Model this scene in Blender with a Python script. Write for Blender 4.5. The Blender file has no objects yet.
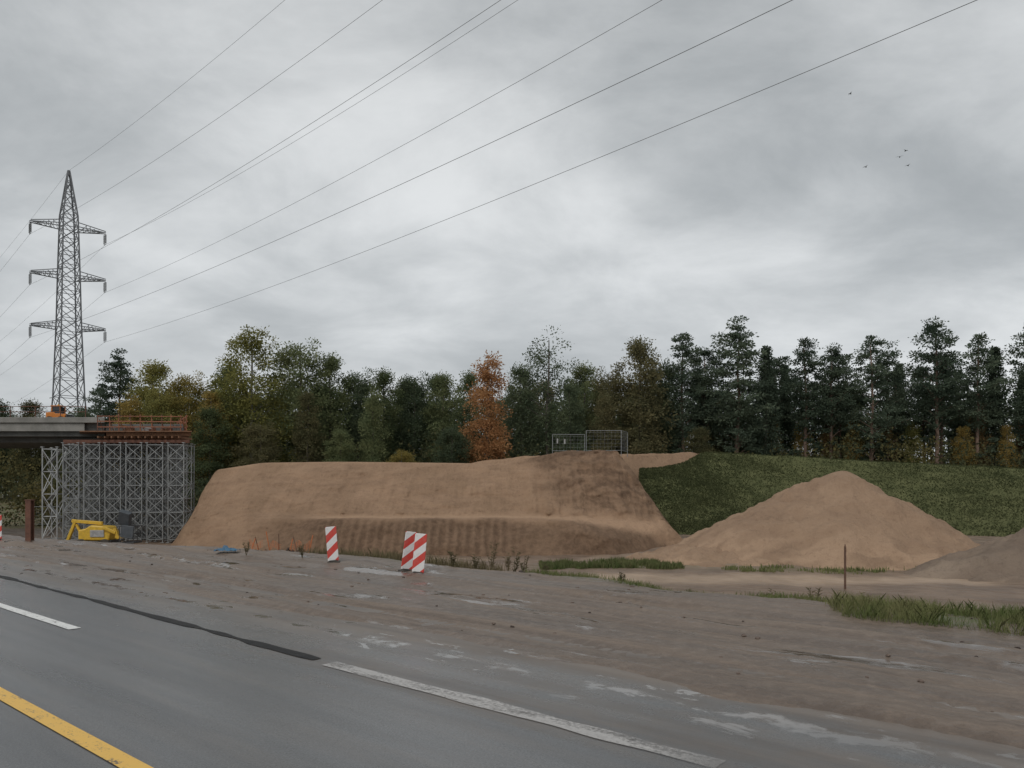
import bpy, math, random
import numpy as np
from mathutils import Vector
random.seed(7); rng=np.random.default_rng(7)
sc=bpy.context.scene
sc.view_settings.view_transform='Standard'; sc.view_settings.look='None'; sc.view_settings.exposure=0
COL=sc.collection
# ---------------------------------------------------------------- noise
TAB=rng.random((256,256))
def vn(x,y,o=0):
    x=np.asarray(x,float)+o*17.3; y=np.asarray(y,float)+o*9.7
    xi=np.floor(x).astype(int); yi=np.floor(y).astype(int); fx=x-xi; fy=y-yi
    fx=fx*fx*(3-2*fx); fy=fy*fy*(3-2*fy)
    a=TAB[xi%256,yi%256]; b=TAB[(xi+1)%256,yi%256]; c=TAB[xi%256,(yi+1)%256]; d=TAB[(xi+1)%256,(yi+1)%256]
    return (a*(1-fx)+b*fx)*(1-fy)+(c*(1-fx)+d*fx)*fy-0.5
def fbm(x,y,o=0,n=4):
    r=0;a=1
    for i in range(n):
        r=r+a*vn(np.asarray(x)*2**i,np.asarray(y)*2**i,o+i); a*=.5
    return r
def ss(t):
    t=np.clip(t,0,1); return t*t*(3-2*t)
SD=np.array([-.764,.645]); ND=np.array([.645,.764])
def sdof(X,Y): return X*SD[0]+Y*SD[1], X*ND[0]+Y*ND[1]
def xy(s,d): return s*SD[0]+d*ND[0], s*SD[1]+d*ND[1]
def de(s): return np.interp(s,[-50,5,12,16,22,27,35,400],[11.5,11.6,11.9,12.0,10.5,9.0,8.3,8.3])
def gz(X,Y):
    X=np.asarray(X,float);Y=np.asarray(Y,float)
    s,d=sdof(X,Y); e=de(s)+vn(s*.5,d*.2,3)*.8
    site=-2.5+fbm(X*.25,Y*.25,5)*.22+fbm(X*1.3,Y*1.3,8)*.06
    far=ss((Y-84)/10)
    low=site*(1-far)+far*(fbm(X*.05,Y*.05,2)*.4)
    sh=.02+fbm(s*.25,d*2.2,11)*.05+fbm(s*2,d*2,12)*.02+fbm(s*.7,d*5,13,3)*.03
    for q in(7.3,8.9,10.2): # tyre ruts
        sh=sh-.035*np.exp(-((d-q-vn(s*.12,s*0+q,17)*.8)/.13)**2)+.02*np.exp(-((d-q-.25-vn(s*.12,s*0+q,17)*.8)/.1)**2)
    sh=sh+.07*np.exp(-((d-e+.3)/.5)**2)*(1+fbm(s*1.5,d,14))
    t=ss((d-e)/6)
    z=sh*(1-t)+low*t
    k=ss((d-5.9+vn(s*.8,d,6)*.5)/.5)
    z=-.06*(1-k)+z*k
    return z
def gz1(x,y): return float(gz(np.array([x]),np.array([y]))[0])
# ---------------------------------------------------------------- nodes helper
class NT:
    def __init__(s,name):
        s.m=bpy.data.materials.new(name); s.m.use_nodes=True; s.t=s.m.node_tree; s.t.nodes.clear()
        s.out=s.t.nodes.new('ShaderNodeOutputMaterial'); s.b=s.t.nodes.new('ShaderNodeBsdfPrincipled')
        s.t.links.new(s.b.outputs[0],s.out.inputs[0])
    def new(s,ty,**kw):
        n=s.t.nodes.new(ty)
        for k,v in kw.items(): setattr(n,k,v)
        return n
    def lk(s,v,inp):
        if isinstance(v,bpy.types.NodeSocket): s.t.links.new(v,inp)
        else:
            if isinstance(v,tuple) and len(v)==3 and inp.type=='RGBA': v=(*v,1)
            inp.default_value=v
    def math(s,op,a,b=0.,c=0.,clamp=False):
        n=s.new('ShaderNodeMath',operation=op,use_clamp=clamp); s.lk(a,n.inputs[0]); s.lk(b,n.inputs[1]); s.lk(c,n.inputs[2]); return n.outputs[0]
    def mr(s,v,a,b,c=0.,d=1.):
        n=s.new('ShaderNodeMapRange'); s.lk(v,n.inputs[0]); s.lk(a,n.inputs[1]); s.lk(b,n.inputs[2]); s.lk(c,n.inputs[3]); s.lk(d,n.inputs[4]); return n.outputs[0]
    def mix(s,f,a,b):
        n=s.new('ShaderNodeMix',data_type='RGBA'); s.lk(f,n.inputs[0]); s.lk(a,n.inputs[6]); s.lk(b,n.inputs[7]); return n.outputs[2]
    def pos(s): return s.new('ShaderNodeNewGeometry').outputs['Position']
    def obj(s): return s.new('ShaderNodeTexCoord').outputs['Object']
    def mp(s,v,sc=(1,1,1),rot=(0,0,0)):
        n=s.new('ShaderNodeMapping'); s.lk(v,n.inputs[0]); n.inputs['Scale'].default_value=sc; n.inputs['Rotation'].default_value=rot; return n.outputs[0]
    def noise(s,v,scale=1.,detail=4.,rough=.55,dist=0.):
        n=s.new('ShaderNodeTexNoise'); s.lk(v,n.inputs['Vector']); n.inputs['Scale'].default_value=scale; n.inputs['Detail'].default_value=detail
        n.inputs['Roughness'].default_value=rough; n.inputs['Distortion'].default_value=dist; return n.outputs[0]
    def bump(s,h,st=.4,dist=.05):
        n=s.new('ShaderNodeBump'); s.lk(h,n.inputs['Height']); s.lk(st,n.inputs['Strength']); n.inputs['Distance'].default_value=dist
        s.t.links.new(n.outputs[0],s.b.inputs['Normal'])
    def fin(s,col,rough=.8,metal=0.,spec=None):
        s.lk(col,s.b.inputs['Base Color']); s.lk(rough,s.b.inputs['Roughness']); s.lk(metal,s.b.inputs['Metallic'])
        if spec is not None: s.b.inputs['Specular IOR Level'].default_value=spec
        return s.m
def simple(name,a,b,scale=3.,rough=.7,metal=0.,bump=.2,spec=None,world=False):
    t=NT(name); v=t.pos() if world else t.obj()
    n=t.noise(v,scale,5.,.6); f=t.mr(n,.35,.65)
    if bump: t.bump(t.noise(v,scale*6,3.),bump,.02)
    return t.fin(t.mix(f,a,b),rough,metal,spec)
def leafmat(name,a,b,c,scale=.35,g=1.75):
    a,b,c=[tuple(min(.9,x*g) for x in q) for q in(a,b,c)]
    t=NT(name); v=t.obj(); oi=t.new('ShaderNodeObjectInfo').outputs['Random']
    f=t.mr(t.noise(v,scale,3.,.6),.38,.62); f2=t.mr(t.noise(v,scale*5,2.,.6),.35,.7)
    col=t.mix(f,a,b); col=t.mix(t.math('MULTIPLY',f2,.6),col,c)
    h=t.new('ShaderNodeHueSaturation'); t.lk(col,h.inputs['Color']); t.lk(t.mr(oi,0.,1.,.8,1.3),h.inputs['Value']); t.lk(t.mr(oi,0.,1.,.515,.49),h.inputs['Hue'])
    t.fin(h.outputs[0],.85,0.,.1)
    tr=t.new('ShaderNodeBsdfTranslucent'); t.lk(h.outputs[0],tr.inputs[0]); mx=t.new('ShaderNodeMixShader'); mx.inputs[0].default_value=.4
    t.t.links.new(t.b.outputs[0],mx.inputs[1]); t.t.links.new(tr.outputs[0],mx.inputs[2]); t.t.links.new(mx.outputs[0],t.out.inputs[0])
    return t.m
# ---------------------------------------------------------------- mesh helpers
def rawmesh(name,V,F,smooth=False):
    me=bpy.data.meshes.new(name)
    V=np.asarray(V,np.float32); F=np.asarray(F,np.int32)
    me.vertices.add(len(V)); me.vertices.foreach_set('co',V.ravel())
    k=F.shape[1]; me.loops.add(F.size); me.loops.foreach_set('vertex_index',F.ravel())
    me.polygons.add(len(F)); me.polygons.foreach_set('loop_start',np.arange(0,F.size,k,dtype=np.int32)); me.polygons.foreach_set('loop_total',np.full(len(F),k,np.int32))
    if smooth: me.polygons.foreach_set('use_smooth',np.ones(len(F),bool))
    me.update(calc_edges=True); me.validate(); return me
def add(name,me,mat=None,parent=None,loc=(0,0,0),**props):
    o=bpy.data.objects.new(name,me); COL.objects.link(o); o.location=loc
    if mat and me is not None and len(me.materials)==0: me.materials.append(mat)
    if parent: o.parent=parent
    for k,v in props.items(): o[k]=v
    return o
def empty(name,loc,label,cat,group=None,rz=0):
    o=bpy.data.objects.new(name,None); COL.objects.link(o); o.location=loc; o.rotation_euler.z=rz; o.empty_display_size=.2
    o['label']=label; o['category']=cat
    if group: o['group']=group
    return o
def gridmesh(name,P,smooth=True,attr=None):
    h,w=P.shape[:2]; idx=np.arange(h*w).reshape(h,w)
    F=np.stack([idx[:-1,:-1],idx[:-1,1:],idx[1:,1:],idx[1:,:-1]],-1).reshape(-1,4)
    me=rawmesh(name,P.reshape(-1,3),F,smooth)
    if attr is not None:
        a=me.attributes.new('Zone','FLOAT_COLOR','POINT'); c=np.ones((h*w,4),np.float32); c[:,:3]=attr.reshape(-1,3); a.data.foreach_set('color',c.ravel())
    return me
class B:
    def __init__(s): s.v=[]; s.f=[]
    def box(s,c,d,rz=0,rx=0,ry=0):
        from mathutils import Euler
        M=Euler((rx,ry,rz)).to_matrix(); n=len(s.v); c=Vector(c)
        for z in(-.5,.5):
            for x,y in((-.5,-.5),(.5,-.5),(.5,.5),(-.5,.5)): s.v.append(tuple(c+M@Vector((x*d[0],y*d[1],z*d[2]))))
        for q in((3,2,1,0),(4,5,6,7),(0,1,5,4),(1,2,6,5),(2,3,7,6),(3,0,4,7)): s.f.append(tuple(n+i for i in q))
        return s
    def skew(s,x0,x1,y0,y1,z0,z1,k):
        n=len(s.v)
        for z in(z0,z1):
            for x,y in((x0,y0),(x1,y0),(x1,y1),(x0,y1)): s.v.append((x-k*y,y,z))
        for q in((3,2,1,0),(4,5,6,7),(0,1,5,4),(1,2,6,5),(2,3,7,6),(3,0,4,7)): s.f.append(tuple(n+i for i in q))
        return s
    def cyl(s,p,q,r1,r2=None,n=8,cap=True):
        p=Vector(p);q=Vector(q); r2=r1 if r2 is None else r2
        a=(q-p).normalized(); u=a.cross(Vector((0,0,1)) if abs(a.z)<.95 else Vector((1,0,0))).normalized(); w=a.cross(u)
        k=len(s.v)
        for c,r in((p,r1),(q,r2)):
            for i in range(n):
                t=2*math.pi*(i+.5)/n; s.v.append(tuple(c+u*(r*math.cos(t))+w*(r*math.sin(t))))
        for i in range(n): j=(i+1)%n; s.f.append((k+i,k+j,k+n+j,k+n+i))
        if cap: s.f.append(tuple(k+i for i in range(n))[::-1]); s.f.append(tuple(k+n+i for i in range(n)))
        return s
    def prism(s,pts,y0,y1):
        k=len(s.v);n=len(pts)
        for y in(y0,y1):
            for x,z in pts: s.v.append((x,y,z))
        s.f.append(tuple(range(k,k+n))); s.f.append(tuple(range(k+n,k+2*n))[::-1])
        for i in range(n): j=(i+1)%n; s.f.append((k+j,k+i,k+n+i,k+n+j))
        return s
    def o(s,name,mat,parent=None,loc=(0,0,0),bevel=0,smooth=False,**props):
        me=bpy.data.meshes.new(name); me.from_pydata(s.v,[],s.f); me.update()
        if smooth: me.polygons.foreach_set('use_smooth',[True]*len(me.polygons))
        ob=add(name,me,mat,parent,loc,**props)
        if bevel:
            m=ob.modifiers.new('Bevel','BEVEL'); m.width=bevel; m.segments=2; m.limit_method='ANGLE'
        return ob
def copytree(src,loc,rz=None,label=None,scale=None):
    n=src.copy(); COL.objects.link(n); n.location=loc
    if rz is not None: n.rotation_euler.z=rz
    if scale is not None: n.scale=scale
    if label: n['label']=label
    for c in src.children:
        k=c.copy(); k.parent=n; COL.objects.link(k)
    return n
# ---------------------------------------------------------------- camera, light, world
cam=bpy.data.objects.new('camera',bpy.data.cameras.new('camera')); COL.objects.link(cam); sc.camera=cam
cam.location=(0,0,1.8); cam.rotation_euler=(math.radians(90),0,0); cam.data.lens=26.37; cam.data.sensor_width=36
cam.data.shift_y=.1006; cam.data.clip_end=9000; cam.data.clip_start=.1
L=bpy.data.lights.new('sun','SUN'); L.energy=1.3; L.angle=math.radians(35); L.color=(1,.965,.92)
lo=bpy.data.objects.new('sun',L); COL.objects.link(lo); lo.rotation_euler=(math.radians(42),0,math.radians(-28))
w=bpy.data.worlds.new('World'); sc.world=w; w.use_nodes=True; t=w.node_tree; t.nodes.clear()
class WT(NT):
    def __init__(s,t): s.t=t
W=WT(t)
out=W.new('ShaderNodeOutputWorld'); bg=W.new('ShaderNodeBackground'); t.links.new(bg.outputs[0],out.inputs[0])
sky=W.new('ShaderNodeTexSky',sky_type='NISHITA',sun_disc=False); sky.sun_elevation=math.radians(48); sky.sun_rotation=math.radians(208)
tc=W.new('ShaderNodeTexCoord').outputs['Generated']; sp=W.new('ShaderNodeSeparateXYZ'); t.links.new(tc,sp.inputs[0])
zz=W.math('ADD',W.math('MAXIMUM',sp.outputs[2],0.),.30)
cb=W.new('ShaderNodeCombineXYZ'); W.lk(W.math('DIVIDE',sp.outputs[0],zz),cb.inputs[0]); W.lk(W.math('DIVIDE',sp.outputs[1],zz),cb.inputs[1]); cb.inputs[2].default_value=2.4
n1=W.noise(W.mp(cb.outputs[0],(.8,1.,1)),1.2,2.,.5,.2); n2=W.noise(W.mp(cb.outputs[0],(.85,1.,1)),2.7,7.,.58,.3)
cl=W.math('ADD',W.math('MULTIPLY',n1,.55),W.math('MULTIPLY',n2,.45))
ramp=W.new('ShaderNodeValToRGB'); W.lk(cl,ramp.inputs[0]); ramp.color_ramp.interpolation='B_SPLINE'
e=ramp.color_ramp.elements; e[0].position=.34; e[0].color=(.325,.35,.365,1); e[1].position=.64; e[1].color=(.82,.84,.85,1)
m_=e.new(.48); m_.color=(.46,.485,.50,1)
hz=W.mr(sp.outputs[2],0.,.36,1.,0.)
hm=W.mix(W.math('MULTIPLY',hz,.45),ramp.outputs[0],(.62,.64,.655))
dk=W.new('ShaderNodeVectorMath',operation='SCALE'); t.links.new(hm,dk.inputs[0]); W.lk(W.mr(sp.outputs[2],.25,.6,1.08,.86),dk.inputs['Scale'])
sk=W.new('ShaderNodeVectorMath',operation='SCALE'); t.links.new(sky.outputs[0],sk.inputs[0]); sk.inputs['Scale'].default_value=.08
fin=W.mix(.96,sk.outputs[0],dk.outputs[0])
t.links.new(fin,bg.inputs[0]); bg.inputs[1].default_value=1.0
# ---------------------------------------------------------------- materials
def sdvec(t,a,b):
    p=t.pos(); d1=t.new('ShaderNodeVectorMath',operation='DOT_PRODUCT'); t.lk(p,d1.inputs[0]); d1.inputs[1].default_value=(SD[0],SD[1],0)
    d2=t.new('ShaderNodeVectorMath',operation='DOT_PRODUCT'); t.lk(p,d2.inputs[0]); d2.inputs[1].default_value=(ND[0],ND[1],0)
    c=t.new('ShaderNodeCombineXYZ'); t.lk(t.math('MULTIPLY',d1.outputs['Value'],a),c.inputs[0]); t.lk(t.math('MULTIPLY',d2.outputs['Value'],b),c.inputs[1])
    return c.outputs[0],d1.outputs['Value'],d2.outputs['Value']
def ground_mat():
    t=NT('ground_soil'); p=t.pos(); at=t.new('ShaderNodeAttribute',attribute_name='Zone'); sp=t.new('ShaderNodeSeparateColor'); t.lk(at.outputs[0],sp.inputs[0])
    R,G,Bz=sp.outputs[0],sp.outputs[1],sp.outputs[2]
    st,s,d=sdvec(t,.12,1.6); st2,_,_=sdvec(t,.35,4.); st3,_,_=sdvec(t,.3,1.1); st4,_,_=sdvec(t,.06,2.8)
    nf=t.noise(p,6.,6.,.65); nm=t.noise(p,.6,5.,.6); ns=t.noise(st,1.,5.,.6,.6); nt=t.noise(st2,1.,5.,.65,.4); n4=t.noise(st4,1.,4.,.55,.3); vf=t.noise(p,30.,3.,.7)
    site=t.mix(t.mr(nm,.35,.65),(.13,.088,.06),(.22,.152,.105))
    mud=t.mix(t.mr(ns,.34,.66),(.12,.087,.064),(.215,.165,.127))
    mud=t.mix(t.mr(nt,.46,.68,0.,.65),mud,(.082,.06,.045))
    mud=t.mix(t.mr(n4,.48,.66,0.,.5),mud,(.088,.065,.05))
    mud=t.mix(t.mr(nf,.48,.75,0.,.5),mud,(.27,.21,.165))
    mud=t.mix(t.mr(vf,.52,.8,0.,.4),mud,(.06,.047,.038))
    sand=t.mix(t.mr(nm,.35,.65),(.33,.235,.16),(.44,.325,.23))
    gr=t.mix(t.mr(nf,.35,.65),(.07,.085,.035),(.13,.14,.06))
    c=t.mix(R,site,mud); c=t.mix(Bz,c,sand)
    gf=t.math('MULTIPLY',G,t.mr(t.noise(p,2.,4.,.6),.35,.55))
    c=t.mix(gf,c,gr)
    pud=t.math('MULTIPLY',R,t.mr(t.noise(st3,1.3,5.,.65,.6),.565,.61))
    c=t.mix(t.math('MULTIPLY',pud,.5),c,(.09,.07,.056))
    r0=t.mr(ns,.35,.65,.3,.7); rough=t.mr(pud,0.,1.,r0,.10)
    h=t.math('ADD',t.math('ADD',t.math('MULTIPLY',nf,.6),t.math('MULTIPLY',nt,.7)),t.math('MULTIPLY',n4,.5))
    t.bump(h,t.mr(pud,0.,1.,.9,.06),.07)
    return t.fin(c,rough,0.,.45)
def asphalt_mat():
    t=NT('wet_asphalt'); v=t.obj(); sp=t.new('ShaderNodeSeparateXYZ'); t.lk(v,sp.inputs[0]); d=sp.outputs[1]
    st=t.mp(v,(.1,1.5,1)); fine=t.noise(v,60.,3.,.7); mid=t.noise(v,3.,5.,.6); ns=t.noise(st,1.,5.,.6,.3); ns2=t.noise(t.mp(v,(.35,3.,1)),1.,5.,.65,.4)
    a=t.mix(t.mr(fine,.3,.7),(.054,.055,.057),(.125,.127,.128)); a=t.mix(t.mr(ns,.35,.65,0.,.6),a,(.054,.056,.059))
    lane=t.math('MULTIPLY',t.mr(t.math('ABSOLUTE',t.math('SUBTRACT',d,.9)),0.,.5,1.,0.),.35)
    a=t.mix(lane,a,(.035,.036,.038))
    mud=t.mix(t.mr(ns2,.35,.65),(.10,.079,.063),(.18,.144,.116))
    dn=t.math('ADD',d,t.math('ADD',t.mr(ns,.3,.7,-.9,.9),t.mr(mid,.3,.7,-.4,.4)))
    mf=t.mr(dn,4.4,6.2); c=t.mix(mf,a,mud)
    thin=t.mr(ns2,.45,.7,0.,.3); c=t.mix(thin,c,(.15,.126,.105))
    pb=t.mr(t.math('ABSOLUTE',t.math('SUBTRACT',d,t.math('ADD',5.70,t.mr(mid,.3,.7,-.14,.14)))),.02,.14,1.,0.)
    pu=t.math('MULTIPLY',pb,t.mr(t.noise(t.mp(v,(1.4,2.,1)),1.,5.,.65,.3),.51,.56))
    pu2=t.math('MULTIPLY',t.mr(d,5.0,5.4),t.mr(t.noise(t.mp(v,(.9,2.2,1)),1.7,5.,.65,.6),.60,.635))
    pu=t.math('MAXIMUM',pu,pu2)
    c=t.mix(t.math('MULTIPLY',pu,.5),c,(.17,.155,.14))
    r=t.mr(ns,.35,.65,.14,.30); r=t.mr(mf,0.,1.,r,.45); r=t.mr(pu,0.,1.,r,.05)
    t.bump(t.math('ADD',fine,t.math('MULTIPLY',mid,.6)),t.mr(pu,0.,1.,.22,0.),.01)
    return t.fin(c,r,0.,.6)
def paint_mat(name,col,lo,hi,under=(.09,.08,.075)):
    t=NT(name); v=t.obj(); n=t.noise(t.mp(v,(1,3,1)),4.,6.,.7); n2=t.noise(v,45.,3.,.7)
    f=t.mr(t.math('ADD',t.math('MULTIPLY',n,.6),t.math('MULTIPLY',n2,.4)),lo,hi)
    return t.fin(t.mix(f,under,col),.45)
def worn_mat():
    # worn paint: bare places are missing paint, so the muddy asphalt below shows
    t=NT('worn_white_paint'); v=t.obj(); sp=t.new('ShaderNodeSeparateXYZ'); t.lk(v,sp.inputs[0])
    n=t.noise(t.mp(v,(.7,2.5,1)),2.,5.,.65,.4); n2=t.noise(v,30.,4.,.7)
    f=t.mr(t.math('ADD',t.math('MULTIPLY',n,.65),t.math('MULTIPLY',n2,.35)),.36,.53)
    f=t.math('MULTIPLY',f,t.mr(sp.outputs[0],-2.6,-2.1,1.,.3))
    t.fin(t.mix(t.mr(n2,.3,.7),(.36,.345,.33),(.52,.50,.48)),.35)
    t.lk(t.math('MULTIPLY',f,.85),t.b.inputs['Alpha']); return t.m
def sand_mat(name,light,dark,mid,rills=True,streak=(.5,.5,2.2)):
    t=NT(name); p=t.pos(); at=t.new('ShaderNodeAttribute',attribute_name='Zone'); sp=t.new('ShaderNodeSeparateColor'); t.lk(at.outputs[0],sp.inputs[0])
    n=t.noise(p,.35,6.,.62,.4); f=t.noise(p,3.,7.,.7); ff=t.noise(p,14.,4.,.7); sr=t.noise(t.mp(p,streak),1.,6.,.62,.5)
    rl=t.noise(t.mp(p,(1.6,.35,.25)),1.,5.,.6,.3)
    c=t.mix(t.mr(n,.35,.65),mid,light); c=t.mix(t.mr(sr,.45,.7,0.,.5),c,dark); c=t.mix(t.mr(rl,.5,.72,0.,.5),c,light)
    c=t.mix(sp.outputs[0],c,t.mix(t.mr(f,.4,.6),dark,(dark[0]*.6,dark[1]*.6,dark[2]*.6)))
    c=t.mix(sp.outputs[2],c,(light[0]*1.3,light[1]*1.3,light[2]*1.3))
    c=t.mix(t.mr(ff,.55,.8,0.,.4),c,(dark[0]*.7,dark[1]*.7,dark[2]*.7))
    c=t.mix(t.mr(f,.54,.66,0.,.35),c,(dark[0]*.8,dark[1]*.8,dark[2]*.8))
    t.bump(t.math('ADD',t.math('ADD',f,t.math('MULTIPLY',ff,.35)),rl),.7,.25)
    return t.fin(c,.92,0.,.15)
M_ground=ground_mat(); M_asph=asphalt_mat()
M_yel=paint_mat('yellow_road_paint',(.75,.45,.08),.38,.46); M_whi=paint_mat('white_road_paint',(.72,.72,.70),.38,.46); M_worn=worn_mat()
M_tar=simple('black_tar',(.008,.008,.009),(.02,.019,.018),3.,.6,0,.2,.2)
M_sand=sand_mat('embankment_sand',(.37,.245,.16),(.19,.122,.08),(.285,.188,.12))
M_pile=sand_mat('piled_sand',(.37,.255,.172),(.25,.165,.112),(.31,.21,.14),streak=(.4,.4,.8))
M_gpile=sand_mat('grey_gravelly_soil',(.27,.21,.16),(.16,.122,.095),(.22,.168,.13),streak=(.4,.4,.8))
M_grassy=simple('grassy_slope_soil',(.07,.078,.034),(.115,.12,.055),.6,.95,0,.6,.1,True)
M_conc=simple('weathered_concrete',(.17,.165,.15),(.27,.26,.24),.8,.85,0,.3)
M_conc2=simple('dark_concrete',(.09,.09,.085),(.15,.15,.14),.9,.85,0,.3)
M_wood=simple('orange_brown_formwork',(.13,.065,.035),(.23,.115,.06),2.,.8)
M_rail=simple('rust_red_steel',(.18,.065,.035),(.30,.11,.05),4.,.6)
M_steel=simple('galvanised_scaffold_steel',(.20,.21,.21),(.34,.35,.35),5.,.5,.3,.05)
M_steelp=simple('pale_scaffold_steel',(.34,.35,.35),(.46,.47,.47),5.,.5,.2,.05)
M_steel2=simple('dull_scaffold_steel',(.20,.21,.21),(.30,.31,.31),5.,.55,.3,.05)
M_pyl=simple('grey_pylon_steel',(.15,.155,.165),(.22,.225,.235),1.,.6,.2,0)
M_ins=simple('brown_glass_insulator',(.04,.04,.04),(.08,.08,.08),5.,.3,0,0)
M_wire=simple('grey_cable',(.12,.125,.13),(.16,.165,.17),1.,.6,.3,0)
M_ybody=simple('yellow_machine_paint',(.68,.43,.04),(.50,.32,.04),6.,.4,0,.05)
M_obody=simple('orange_machine_paint',(.65,.22,.03),(.5,.16,.02),6.,.4,0,.05)
M_dark=simple('dark_grey_metal',(.03,.032,.035),(.07,.072,.075),6.,.5,0,.1)
M_grey=simple('light_grey_metal',(.25,.25,.25),(.38,.38,.37),6.,.5,0,.1)
M_rub=simple('black_rubber',(.03,.028,.025),(.09,.075,.062),8.,.85,0,.2)
M_glass=simple('cab_glass',(.02,.025,.03),(.04,.045,.05),2.,.08,0,0)
M_rust=simple('rusty_brown_steel',(.10,.045,.03),(.16,.07,.045),6.,.8,0,.3)
M_blue=simple('blue_plastic',(.04,.10,.17),(.05,.14,.23),4.,.5,0,.1)
M_org=simple('orange_plastic',(.60,.18,.06),(.45,.14,.05),5.,.6,0,.1)
M_wplas=simple('white_plastic',(.5,.5,.48),(.65,.65,.63),5.,.5,0,.05)
M_stake=simple('brown_wooden_stake',(.10,.055,.04),(.17,.10,.065),8.,.85,0,.3)
M_clod=simple('dark_earth_clod',(.03,.022,.018),(.07,.05,.04),9.,.9,0,.5)
M_clod2=simple('brown_earth_clod',(.10,.075,.06),(.18,.135,.11),9.,.9,0,.5)
M_bark=simple('grey_brown_bark',(.07,.06,.05),(.14,.12,.10),2.,.9,0,.4)
M_pbark=simple('reddish_pine_bark',(.13,.085,.065),(.20,.135,.10),1.5,.9,0,.4)
M_bbark=simple('pale_birch_bark',(.32,.31,.29),(.10,.09,.08),2.,.8,0,.3)
def board_mat():
    t=NT('red_white_striped_sheeting'); v=t.obj(); sp=t.new('ShaderNodeSeparateXYZ'); t.lk(v,sp.inputs[0])
    k=t.math('ADD',sp.outputs[2],t.math('MULTIPLY',sp.outputs[0],-.9))
    f=t.math('GREATER_THAN',t.math('FRACT',t.math('ADD',t.math('MULTIPLY',k,2.75),.15)),.5)
    n=t.noise(v,9.,5.,.7); c=t.mix(f,(.76,.74,.73),(.60,.06,.045)); c=t.mix(t.mr(n,.5,.75,0.,.45),c,(.35,.27,.22))
    return t.fin(c,.45)
M_board=board_mat()
LM={'pine':leafmat('pine_needles',(.040,.054,.038),(.060,.073,.048),(.028,.039,.029),g=2.25),  # g lightens leaf colours, pines greyed too, standing in for distance haze
 'green':leafmat('dull_green_leaves',(.06,.074,.036),(.092,.10,.046),(.037,.051,.029),g=2.15),
 'dgreen':leafmat('dark_green_leaves',(.046,.060,.036),(.068,.080,.044),(.029,.041,.027),g=2.15),
 'yg':leafmat('yellow_green_leaves',(.14,.13,.045),(.10,.106,.041),(.165,.138,.042),g=1.9),
 'yellow':leafmat('yellow_autumn_leaves',(.19,.145,.046),(.13,.11,.042),(.21,.15,.042),g=1.75),
 'orange':leafmat('orange_autumn_leaves',(.25,.145,.062),(.20,.11,.048),(.15,.09,.044),g=1.7),
 'rust':leafmat('rusty_brown_leaves',(.14,.085,.036),(.11,.072,.034),(.08,.06,.03),g=1.8),
 'olive':leafmat('olive_brown_leaves',(.078,.073,.038),(.10,.085,.042),(.048,.053,.031),g=2.05)}
M_under=leafmat('mixed_undergrowth_leaves',(.033,.042,.024),(.10,.082,.032),(.022,.03,.019),.12,1.8)
M_grass=leafmat('green_grass_blades',(.11,.15,.05),(.19,.20,.085),(.25,.22,.12),.7,1.05)
M_dryg=leafmat('dry_weed_stalks',(.17,.14,.085),(.13,.12,.06),(.24,.19,.12),.9,1.)
M_slopeveg=leafmat('slope_vegetation_leaves',(.085,.094,.042),(.115,.12,.055),(.062,.072,.034),.25,1.1)
# ---------------------------------------------------------------- ground
nx=840; u=np.linspace(-1,1,nx); b_=7.0; a_=4000/np.sinh(b_)
ax=a_*np.sinh(b_*u); X,Y=np.meshgrid(ax*1.0,ax+11.0); Z=gz(X,Y)
s_,d_=sdof(X,Y); e_=de(s_)
zone=np.zeros(X.shape+(3,))
zone[...,0]=(1-ss((d_-e_-1)/3))
nz=fbm(X*.5,Y*.5,21)
pale=ss(1.35-np.abs(Y-35.2-nz*.5)/1.9)*ss((X-0)/3)*.85
pale=np.maximum(pale,ss((nz+.05)*3)*.35*ss((Y-39)/3)*(1-ss((Y-84)/6)))
pale=np.maximum(pale,.6*np.exp(-((X-11.5)/4)**2-((Y-45)/5)**2)*(1+fbm(X*.4,Y*2.5,77)*.8))
zone[...,2]=np.clip(pale,0,1)*(1-zone[...,0])
g1=ss((d_-10.6-nz*.8)/.6)*ss((3.8-s_)/1.5)*(1-ss((d_-14)/2))
g2=np.exp(-((Y-41)/1.3)**2-((X-5.5)/4)**2)*1.2+np.exp(-((Y-39)/.8)**2-((X-15)/4)**2)*.6
g3=ss((d_-11.3)/.8)*(1-ss((d_-14)/3))*ss(nz*3+.3)*(s_<17)*.6
g4=ss((Y-72)/8)*.9+ss((np.abs(X)-60)/30)*(np.abs(d_)>9)+ss((-d_-9)/3)
zone[...,1]=np.clip(np.maximum.reduce([g1,g2,g3,g4]),0,1)
add('ground',gridmesh('ground',np.stack([X,Y,Z],-1),True,zone),M_ground,kind='structure')
RZ=math.atan2(-.645,.764)
def strip(name,x0,x1,d0,d1,z,mat,n=2,wig=0.,wn=None,slope=0.):
    xs=np.linspace(x0,x1,n); P=np.zeros((2,n,3)); P[:,:,0]=xs; w1=vn(xs*.8,xs*0,31)*wig-slope*xs; w2=vn(xs*2.3,xs*0+4,33)*(wn or 0)
    P[0,:,1]=d0+w1-w2; P[1,:,1]=d1+w1+w2; P[:,:,2]=z
    o=add(name,gridmesh(name,P,False),mat,kind='structure'); o.rotation_euler.z=RZ; return o
strip('road',-1500,400,-9,7.2,.0,M_asph,60)
strip('road_marking',-1200,300,2.045,2.185,.006,M_yel,200,.0,.012)
for k in range(0,30):
    s0=10.36+12*k; strip('road_marking',-(s0+4),-s0,3.62,3.76,.006,M_whi,12,0,.01)
strip('road_marking',-6.35,-2.1,4.43,4.62,.006,M_worn,80,.03,.04,.0195)
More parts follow.
